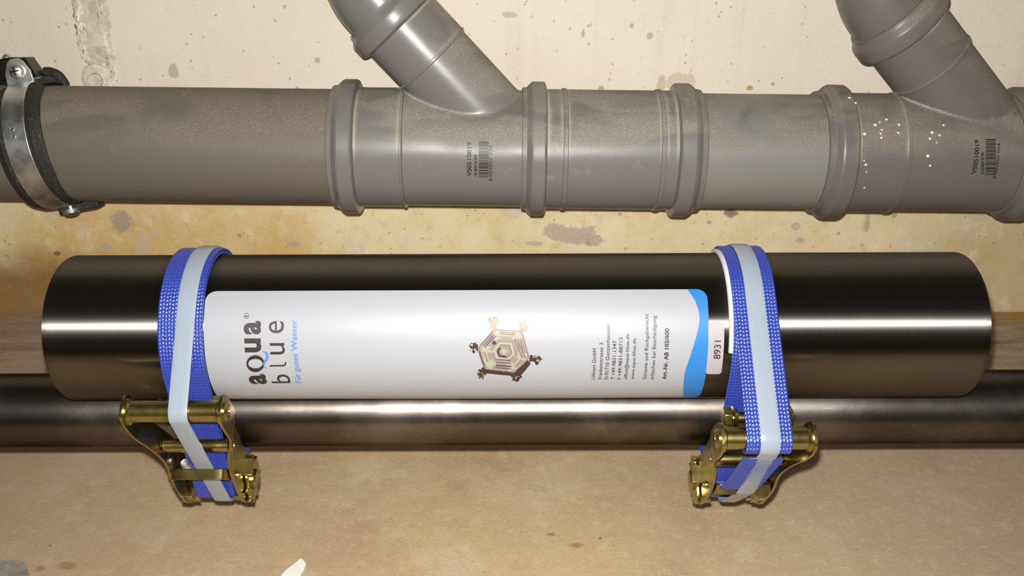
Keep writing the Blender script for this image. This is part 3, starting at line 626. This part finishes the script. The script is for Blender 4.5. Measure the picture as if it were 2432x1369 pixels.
ltxt('logo_letter', 'b', 643.5, 689, 909.5, 889, 'ink', 0.0); ltxt('logo_letter', 'u', 641.5, 677, 842, 815, 'ink', 0.0); ltxt('logo_letter', 'e', 638.5, 675, 792, 763, 'ink', 0.0)
def stroke(pts, wd, mat, name):
    C = cr(pts, 6); L, R = [], []
    for i, c_ in enumerate(C):
        tt = (C[min(i + 1, len(C) - 1)] - C[max(i - 1, 0)]).normalized(); n_ = Vector((-tt.y, tt.x, 0)) * wd / 2
        L.append(tuple((c_ + n_)[:2])); R.append(tuple((c_ - n_)[:2]))
    ps = [pxpoly(can, [L[i], L[i + 1], R[i + 1], R[i]]) for i in range(len(C) - 1)]
    return print_mesh(name, poly_bm(ps), can, RP, mat, label)
stroke([(641, 869), (655, 868.5), (671, 868), (677, 866.5), (679, 860)], 3.6, 'ink', 'logo_letter')
ltxt('tagline', 'Für gutes Wasser', 692.5, 711, 909.5, 760, 'lightblue', 0.016)
for txt, y1, x0, x1 in [('Löhnert GmbH', 828, 1405.5, 1415), ('Frankenstrasse 3', 814, 1422.5, 1431.5), ('D-91710 Gunzenhausen', 772, 1438.5, 1448), ('T +49-9831-1347', 809, 1453.7, 1462.7),
        ('F +49-9831-88715', 801, 1469.2, 1478), ('office@aqua-blue.de', 793, 1484.5, 1495.5), ('www.aqua-blue.de', 803.5, 1501, 1511.5), ('Garantie und Rückgaberecht', 746, 1531, 1542.5), ('erlöschen bei Beschädigung', 750.5, 1549, 1560.5)]:
    ltxt('address_line', txt, x0, x1, 900.5, y1, 'ink', 0.010)
ltxt('article_number', 'Art.-Nr. AB 102/600', 1577, 1587.5, 900.5, 780, 'ink', 0.032)
# serial sticker
q0, q1 = can.hit(1681, 830)[0], can.hit(1718.5, 830)[0]; b0, b1 = can.hit(1700, 888)[1] * CAN_R, can.hit(1700, 764)[1] * CAN_R
stk = print_mesh('serial_sticker', poly_bm([rrect(q0, q1, b0, b1, 0.0022)]), can, CAN_R + 0.0005, 'sticker', canister, label='small white serial number sticker')
text_on(can, 'serial_number', '8931', 1695, 1711.5, 852, 809, CAN_R + 0.0007, 'ink', stk, 0.01)
# printed ice crystal
def cz(pts): return [(1080 + x / 6.52, 720 + y / 6.52) for x, y in pts]
hexv = [(600, 400), (1050, 435), (1160, 850), (920, 1075), (470, 1020), (360, 690)]
hc = (765, 745)
lay = [0]
def cpoly(pts, mat, name='crystal_print'):
    lay[0] += 1; return print_mesh(name, poly_bm([pxpoly(can, cz(pts))]), can, RP + 0.000004 * lay[0], mat, label)
R2 = random.Random(11)
def blobpoly(cx, cy, r, n=11, ir=0.45, sx=1.0):
    return [(cx + sx * r * R2.uniform(1 - ir, 1 + ir * 0.5) * cos(2 * pi * k / n), cy + r * R2.uniform(1 - ir, 1 + ir * 0.5) * sin(2 * pi * k / n)) for k in range(n)]
def hexs(k, dx=0, dy=0): return [(hc[0] + dx + (x - hc[0]) * k, hc[1] + dy + (y - hc[1]) * k) for x, y in hexv]
def armq(a, b, w0, w1):
    d = Vector((b[0] - a[0], b[1] - a[1], 0)).normalized(); n_ = Vector((-d.y, d.x, 0))
    return [(a[0] + n_.x * w0, a[1] + n_.y * w0), (b[0] + n_.x * w1, b[1] + n_.y * w1), (b[0] - n_.x * w1, b[1] - n_.y * w1), (a[0] - n_.x * w0, a[1] - n_.y * w0)]
tips = [((600, 270), 'c6', 'c2'), ((1065, 345), 'c6', 'c2'), ((1265, 865), 'c4', 'c7'), ((955, 1140), 'c4', 'c7'), ((415, 1090), 'c4', 'c7'), ((295, 690), 'c4', 'c2')]
for (tp, ma, mb), hv in zip(tips, hexv):
    cpoly(armq(hv, tp, 55, 30), ma); cpoly(blobpoly(tp[0], tp[1], 78, 15), ma)
    for k in range(5): cpoly(blobpoly(tp[0] + R2.uniform(-45, 45), tp[1] + R2.uniform(-45, 45), 20, 7), mb)
cpoly([(430, 990), (600, 1010), (760, 1060), (960, 1030), (1130, 880), (1180, 930), (1010, 1130), (760, 1110), (560, 1090), (420, 1080)], 'c4')
cpoly(hexs(1.0), 'c1'); cpoly(hexs(0.955), 'c7'); cpoly(hexs(0.93), 'c2'); cpoly(hexs(0.90), 'c1'); cpoly(hexs(0.865), 'c7'); cpoly(hexs(0.80), 'c5'); cpoly(hexs(0.775), 'c2'); cpoly(hexs(0.70), 'c7')
for hv in hexv:
    cpoly(armq(hc, (hc[0] + (hv[0] - hc[0]) * 0.86, hc[1] + (hv[1] - hc[1]) * 0.86), 20, 62), 'c3' if hv[0] < 700 or hv[1] > 800 else 'c2')
cpoly(hexs(0.56), 'c7'); cpoly(hexs(0.46), 'c1'); cpoly(hexs(0.43), 'c2'); cpoly(hexs(0.36, 20, -5), 'c3'); cpoly(hexs(0.31), 'c5'); cpoly(hexs(0.275), 'c7')
for yy in (860, 905, 950, 985): cpoly([(640, yy), (880, yy + 14), (870, yy + 32), (630, yy + 16)], 'c5' if yy != 950 else 'c4')
for d_ in (0, 32, 62): cpoly([(395 + d_, 640 + d_ * .6), (585 + d_ * .7, 440 + d_), (600 + d_ * .7, 455 + d_), (410 + d_, 655 + d_ * .6)], 'c5')
for d_ in (0, 40): cpoly([(955 - d_, 560), (1080 - d_, 850), (1100 - d_, 840), (975 - d_, 545)], 'c1')
cpoly([(655, 740), (700, 680), (715, 700), (685, 745), (700, 800), (800, 815), (800, 840), (690, 825)], 'c4'); cpoly(blobpoly(612, 615, 34, 10, 0.2), 'c4'); cpoly(blobpoly(760, 750, 48, 9), 'c2')
cpoly([(360, 740), (400, 740), (470, 960), (450, 1000)], 'c5'); cpoly([(410, 770), (450, 790), (520, 960), (490, 960)], 'c3')

# ================================================================== RATCHET STRAPS
def to2(p): v = p - CAM; return (v.dot(FW), -v.dot(UP0))      # (depth, down) of the vertical section
C2, S2 = to2(can.O), to2(stl.O)
def hull(circles, n=220):
    P = []
    for (x, y), r in circles: P += [(x + r * cos(2 * pi * k / n), y + r * sin(2 * pi * k / n)) for k in range(n)]
    P = sorted(set(P))
    def half(ps):
        h = []
        for p in ps:
            while len(h) > 1 and (h[-1][0] - h[-2][0]) * (p[1] - h[-2][1]) - (h[-1][1] - h[-2][1]) * (p[0] - h[-2][0]) <= 0: h.pop()
            h.append(p)
        return h
    a, b = half(P), half(P[::-1]); return a[:-1] + b[:-1]
def resample(pts, step, closed=True):
    Q = [Vector((p[0], p[1])) for p in pts]
    if closed: Q.append(Q[0])
    L = [0]
    for a, b in zip(Q, Q[1:]): L.append(L[-1] + (b - a).length)
    n = max(8, int(L[-1] / step)); out = []; j = 0
    for i in range(n if closed else n + 1):
        d = L[-1] * i / n
        while j < len(L) - 2 and L[j + 1] < d: j += 1
        k = (d - L[j]) / max(L[j + 1] - L[j], 1e-9); out.append(Q[j].lerp(Q[j + 1], k))
    return out
def strip(name, path, closed, xf, hw, th, mat, parent, weave=True, out=1.0, rowp=0.0025, dots=14, amp=0.00055, **tags):
    """flat band along a path in the vertical section; xf(i/n) gives its sideways place; outward side carries the weave"""
    step = rowp / 6 if weave else 0.0015
    P = resample(path, step, closed); n = len(P); Mx = dots * 5 if weave else 6
    cen = sum((Vector(p) for p in P), Vector((0, 0))) / n
    bm = bmesh.new(); rows = []
    acc = 0
    for i, p in enumerate(P):
        a, b = (P[i - 1], P[(i + 1) % n]) if closed else (P[max(i - 1, 0)], P[min(i + 1, n - 1)])
        tg = (b - a).normalized(); nr = Vector((tg.y, -tg.x)) * out
        X0 = xf(i / n); row = []
        if i: acc += (p - P[i - 1]).length
        for k in range(Mx + 1):
            u = k / Mx; h = th
            if weave:
                cidx = u * dots; par = int(cidx) % 2 if cidx < dots else (dots - 1) % 2
                h += amp * (abs(sin(pi * cidx)) ** 0.7) * (0.5 + 0.5 * cos(2 * pi * (acc / rowp + 0.5 * par * 0.35 + 0.25 * (cidx % 1 - 0.5)))) - amp * 0.5
            elif k in (0, Mx): h -= th * 0.35
            q = p + nr * h; row.append(bm.verts.new(side(q.x, q.y, X0 + (u * 2 - 1) * hw)))
        for u in (1, -1): row.append(bm.verts.new(side(p.x, p.y, X0 + u * hw)))
        rows.append(row)
    for i in range(n if closed else n - 1):
        a, b = rows[i], rows[(i + 1) % n]; k = len(a)
        for j in range(k): bm.faces.new((a[j], a[(j + 1) % k], b[(j + 1) % k], b[j]))
    if not closed: bm.faces.new(rows[0]); bm.faces.new(rows[-1][::-1])
    bmesh.ops.recalc_face_normals(bm, faces=bm.faces)
    me = bpy.data.meshes.new(name); bm.to_mesh(me); bm.free(); return link(name, me, mat, parent, 50 if not weave else 180, **tags)

def ratchet(root, X, hnd, K, flip, wide=0.029, narrow=0.0205):
    """hnd, K: (depth, down) of the grip tube and of the spindle. local u runs grip->spindle, v towards the viewer"""
    h = Vector(hnd); d = (Vector(K) - h); UL = d.length; d.normalize(); v = Vector((-d.y, d.x))
    def P(u, vv, x): q = h + d * u + v * vv; return side(q.x, q.y, X + x)
    ud, vd, xd = (P(1, 0, 0) - P(0, 0, 0)), (P(0, 1, 0) - P(0, 0, 0)), Vector((1, 0, 0))
    def sheet(name, top, bot, xs, t, mat='gold', u0=0, u1=1, n=46):
        T, Bt = cr(top, 10), cr(bot, 10)
        def ev(C, u):
            for a, b in zip(C, C[1:]):
                if a.x <= u <= b.x: return a.y + (b.y - a.y) * (u - a.x) / max(b.x - a.x, 1e-9)
            return C[-1].y if u > C[-1].x else C[0].y
        vs, fs = [], []
        for i in range(n + 1):
            k = i / n; k = 0.5 - 0.5 * cos(pi * k); u = u0 + (u1 - u0) * k; a, b = ev(T, u), ev(Bt, u); x = xs(u)
            for j in range(5): vs.append(P(u, a + (b - a) * j / 4, x - t / 2))
            for j in range(5): vs.append(P(u, b + (a - b) * j / 4, x + t / 2))
        for i in range(n):
            for j in range(10): fs.append((i * 10 + j, i * 10 + (j + 1) % 10, i * 10 + 10 + (j + 1) % 10, i * 10 + 10 + j))
        fs += [tuple(range(10)), tuple(n * 10 + j for j in reversed(range(10)))]
        return MB().add(vs, fs).build(name, mat, root, 50)
    def sm(u, a, b): k = min(max((u - a) / (b - a), 0), 1); return k * k * (3 - 2 * k)
    UE = UL + 0.022; u_b = 0.0 if flip else 0.018
    for s in (-1, 1):
        xs = lambda u, s=s: s * (wide + (narrow - wide) * sm(u, 0.018, 0.062))
        sheet('handle_plate', [(-0.010, 0.001), (-0.0085, 0.007), (0.0, 0.0100), (0.014, 0.0098), (0.035, 0.0085), (0.055, 0.0105), (0.075, 0.0165), (UL - 0.018, 0.0185), (UL, 0.0175), (UL + 0.013, 0.012), (UL + 0.020, 0.005), (UE, 0.001)],
              [(-0.010, -0.001), (-0.0085, -0.007), (0.0, -0.0100), (0.014, -0.0102), (0.035, -0.0090), (0.055, -0.0085), (0.075, -0.010), (UL - 0.018, -0.014), (UL, -0.0155), (UL + 0.013, -0.011), (UL + 0.020, -0.006), (UE, -0.001)], xs, 0.0017, u0=-0.010, u1=UE)
        # base plate of the frame behind, and its bolt end
        sheet('base_plate', [(-0.004 + u_b, -0.013), (0.004 + u_b, -0.0075), (0.02 + u_b, -0.008), (0.05, -0.010), (0.08, -0.006), (UL, 0.010), (UL + 0.010, 0.006), (UL + 0.015, -0.004)],
              [(-0.004 + u_b, -0.015), (0.004 + u_b, -0.0215), (0.02 + u_b, -0.0215), (0.05, -0.0205), (0.08, -0.0205), (UL, -0.016), (UL + 0.010, -0.011), (UL + 0.015, -0.006)], lambda u, s=s: s * 0.0168, 0.0018, u0=-0.004 + u_b, u1=UL + 0.015)
        # toothed ratchet wheel outside the handle plate
        m = MB(); pts = []; NT_ = 10
        for k in range(NT_):
            for q, r in ((0.0, 0.0135), (0.42, 0.0172), (0.62, 0.0172), (0.66, 0.0135)):
                an = 2 * pi * (k + q) / NT_ * (1 if s > 0 else -1); pts.append(P(UL + r * cos(an), r * sin(an), s * (narrow + 0.0016)))
        m.prism(pts, xd * s * 0.0022); m.build('ratchet_wheel', 'gold', root, 30, 0.0003)
        # pawl lug, rivets, small bent tabs
        m = MB(); m.box(P(UL - 0.024, 0.001, s * (narrow + 0.004)), (xd, ud, vd), (0.0045, 0.0012, 0.0062)); m.build('pawl_lug', 'gold', root, bevel=0.0003)
        for (u, vv, r, x) in ((0.0, 0.0, 0.0062, wide), (0.050, 0.001, 0.0042, narrow + (wide - narrow) * 0.12), (UL - 0.032, 0.010, 0.0025, narrow)):
            m = MB(); m.lathe(P(u, vv, s * (x + 0.0006)), xd * s, [(0, r), (0.0012, r), (0.0022, r * 0.75), (0.0022, r * 0.45), (0.0014, r * 0.40)], 20); m.build('rivet', 'gold', root)
        m = MB(); m.lathe(P(UL, 0, s * (narrow + 0.003)), xd * s, [(0, 0.0072), (0.002, 0.0072), (0.0034, 0.0062), (0.0034, 0.003)], 24); m.build('spindle_cap', 'gold', root)
        m = MB(); m.box(P(UL - 0.006, 0.016, s * (narrow - 0.003)), (xd, ud, vd), (0.003, 0.0040, 0.0008)); m.build('bent_tab', 'gold', root, bevel=0.0002)
        m = MB(); m.box(P(UL + 0.008, 0.012, s * (narrow - 0.003)), (xd, ud, vd), (0.003, 0.0030, 0.0008)); m.build('bent_tab', 'gold', root, bevel=0.0002)
    # grip tube, cross bar
    W = wide - 0.0008
    m = MB(); m.lathe(P(0, 0, -W), xd, [(0, 0.0084), (0.0016, 0.0084), (0.0026, 0.0068), (2 * W - 0.0026, 0.0068), (2 * W - 0.0016, 0.0084), (2 * W, 0.0084)], 32); m.build('grip_tube', 'gold', root, 30)
    nb = narrow + (wide - narrow) * 0.1
    m = MB(); m.lathe(P(0.050, 0.001, -nb), xd, [(0, 0.0046), (2 * nb, 0.0046)], 24); m.build('cross_bar', 'gold', root)
    # U-shaped pawl pull
    bw = 0.0182; uu, vv = UL - 0.050, 0.0160
    pts = [(UL - 0.022, 0.002, -bw)] + [(uu + 0.006 + 0.004, vv - 0.003, -bw), (uu + 0.002, vv, -bw + 0.001), (uu, vv + 0.0008, -bw + 0.005), (uu, vv + 0.0008, 0), (uu, vv + 0.0008, bw - 0.005), (uu + 0.002, vv, bw - 0.001), (uu + 0.010, vv - 0.003, bw), (UL - 0.022, 0.002, bw)]
    C = cr(pts, 6); vs, fs = [], []
    for i, c_ in enumerate(C):
        tg = (C[min(i + 1, len(C) - 1)] - C[max(i - 1, 0)]).normalized(); wv = Vector((0.55, 0.83, 0)); wv = (wv - tg * wv.dot(tg)).normalized(); nn = tg.cross(wv)
        for a, b in ((-1, -1), (1, -1), (1, 1), (-1, 1)):
            q = c_ + wv * a * 0.0036 + nn * b * 0.0008; vs.append(P(q.x, q.y, q.z))
    for i in range(len(C) - 1):
        for j in range(4): fs.append((i * 4 + j, i * 4 + (j + 1) % 4, i * 4 + 4 + (j + 1) % 4, i * 4 + 4 + j))
    fs += [(0, 1, 2, 3), tuple(len(vs) - 4 + j for j in (3, 2, 1, 0))]
    MB().add(vs, fs).build('pawl_pull', 'gold', root, 40, 0.0003)
    # spring of the pawl
    sp = [P(UL - 0.040 + 0.018 * k / 60, 0.004 + 0.0026 * cos(k * 0.9), (0.0135 if flip else -0.0135) + 0.0026 * sin(k * 0.9)) for k in range(61)]
    m = MB(); m.tube(sp, 0.0006, 6); m.build('pawl_spring', 'zinc', root)
    # spindle: two half-round bars
    for s in (-1, 1):
        pts = [P(UL + s * (0.0010 + 0.0055 * sin(q)), 0.0055 * cos(q), -narrow + 0.001) for q in [pi * k / 12 for k in range(13)]]
        m = MB(); m.prism(pts, xd * (2 * narrow - 0.002)); m.build('spindle', 'gold', root)
    # frame bolt with hex head and nut
    ub, vb = (0.006, -0.0145) if flip else (0.026, -0.0140)
    m = MB(); m.lathe(P(ub, vb, -0.0175 if not flip else -0.0225), xd, [(0, 0.0036), (0.035 if not flip else 0.040, 0.0036)], 20); bolt = m.build('frame_bolt', 'gold', root)
    for x in ((-0.0235,) if flip else ()):
        m = MB(); pts = [P(ub + 0.0068 * cos(pi / 3 * k), vb + 0.0068 * sin(pi / 3 * k), x) for k in range(6)]; m.prism(pts, xd * 0.005); m.build('hex_nut', 'gold', bolt, 30, 0.0005)
    m = MB(); m.box(P(0.055, -0.0205, 0), (xd, ud, vd), (0.0165, 0.022, 0.0008)); m.build('base_web', 'gold', root, bevel=0.0003)
    return P, UL

TH = 0.0016
def assembly(X, hnd, K, flip, lab, tielab, wide, tiex, tail):
    K = Vector(K); root = thing('ratchet_strap', side(S2[0], S2[1] + STL_R, X), lab, 'ratchet strap', 'blue ratchet straps')
    P, UL = ratchet(root, X, hnd, K, flip, wide)
    sx = X
    loop = hull([(C2, CAN_R + 0.0009), (S2, STL_R + 0.0006), (tuple(K), 0.0075)])
    strip('webbing', loop, True, lambda k: sx, 0.0135, TH, 'web', root, out=1.0)
    # webbing wound on the spindle
    m = MB(); m.lathe(side(K.x, K.y, X - 0.0125), (1, 0, 0), [(0, 0.006), (0, 0.0120), (0.025, 0.0120), (0.025, 0.006)], 40); m.build('wound_webbing', 'web', root)
    # loose end: over the canister, down its front
    L = hull([(C2, CAN_R + 0.0030), (tuple(K), 0.0115)] if not tail else [(C2, CAN_R + 0.0030), (hnd, 0.0072)])
    ang = [(atan2(-(p[1] - C2[1]), -(p[0] - C2[0])), p) for p in L]      # 0 = towards viewer, + = up
    if not tail:
        part = sorted([q for q in ang if -2.05 < q[0] < 1.95], key=lambda q: -q[0])
        path = [q[1] for q in part]
        strip('webbing_tail', path, False, lambda k: sx - 0.0005, 0.0137, TH, 'web', root, out=-1.0)
    else:
        h = Vector(hnd)
        a_h = atan2(-(h.y - C2[1]), -(h.x - C2[0]))
        part = sorted([q for q in ang if a_h - 0.0 < q[0] < 1.95], key=lambda q: -q[0]); path = [q[1] for q in part]
        # round the grip tube and back in under it
        d = (K - h).normalized(); vv = Vector((-d.y, d.x))
        last = Vector(path[-1]); a0 = math.atan2(last.y - h.y, last.x - h.x)
        for k in range(1, 12):
            q = a0 - k * 0.16; path.append((h.x + 0.0078 * cos(q), h.y + 0.0078 * sin(q)))
        strip('webbing_tail', path, False, lambda k: sx + 0.0005, 0.0137, TH, 'web', root, out=-1.0)
        a = h + d * 0.006 + vv * 0.0105; b = h + d * 0.040 + vv * 0.0150; c = h + d * 0.062 + vv * 0.0175
        strip('webbing_end', [tuple(a), tuple(h + d * 0.02 + vv * 0.0125), tuple(b), tuple(c)], False, lambda k: sx - 0.001 - 0.004 * k, 0.0125, TH * 0.8, 'web', root, out=-1.0)
    # cable tie
    tie = thing('cable_tie', side(hnd[0], hnd[1], tiex), tielab, 'cable tie', 'white cable ties')
    h = Vector(hnd); d = (K - h).normalized(); vv = Vector((-d.y, d.x))
    tl = hull([(C2, CAN_R + 0.0050), (hnd, 0.0098 if tail else 0.0078), (tuple(K), 0.0145), (S2, STL_R + 0.0042)] + ([(tuple(h + d * (UL - 0.050) + vv * 0.0172), 0.0018)] if tail else []))
    strip('band', tl, True, lambda k: tiex, 0.0058, 0.0012, 'tie', tie, weave=False, out=1.0)
    m = MB(); bk = side(C2[0] + CAN_R + 0.009, C2[1] + 0.012, tiex); m.box(bk, ((1, 0, 0), FW, UP0), (0.0065, 0.004, 0.005)); m.build('locking_head', 'tie', tie, bevel=0.001)
    return root
XL, XR = -0.2085, 0.1525
A = assembly(XL, (0.620, 0.0755), (0.7135, 0.1352), False, 'blue ratchet strap whose gold ratchet sits by the logo end of the label', 'white cable tie over the blue strap by the logo end of the label', 0.0300, -0.2045, False)
Bs = assembly(XR, (0.604, 0.0912), (0.7135, 0.1372), True, 'blue ratchet strap with doubled loose end beside the serial number sticker', 'white cable tie over the doubled blue strap beside the serial number sticker', 0.0275, 0.1530, True)
# white woven tag edge under the second strap
L = hull([(C2, CAN_R + 0.0005), (tuple(Vector(S2)), STL_R + 0.0005)]); ang = [(atan2(-(p[1] - C2[1]), -(p[0] - C2[0])), p) for p in L]
path = [q[1] for q in sorted([q for q in ang if -0.33 < q[0] < 1.7], key=lambda q: -q[0])]
strip('sewn_tag', path, False, lambda k: XR - 0.0142, 0.0014, 0.0024, 'tag', Bs, weave=False, out=-1.0, label='white edge of the sewn-in tag')

# ================================================================== LOOSE BITS ON THE FLOOR
def flake(name, pts, th, mat, label, cat):
    P = [at_z(px, py, 0.0) for px, py in pts]; m = MB(); m.prism(P, (0, 0, th)); o = m.build(name, mat, None, 0, 0.0004); o['label'] = label; o['category'] = cat; return o
flake('paint_flake', [(668, 1369), (680, 1356), (700, 1341), (714, 1329), (722, 1334), (727, 1343), (722, 1356), (712, 1372), (690, 1374)], 0.0012, 'scrap', 'small pointed white paint flake lying on the bare floor', 'paint flake')
flake('mortar_slab', [(-60, 1345), (30, 1345), (58, 1347), (66, 1356), (70, 1372), (80, 1400), (80, 1470), (-60, 1470)], 0.006, 'slab', 'flat grey slab of mortar lying on the floor', 'mortar slab')
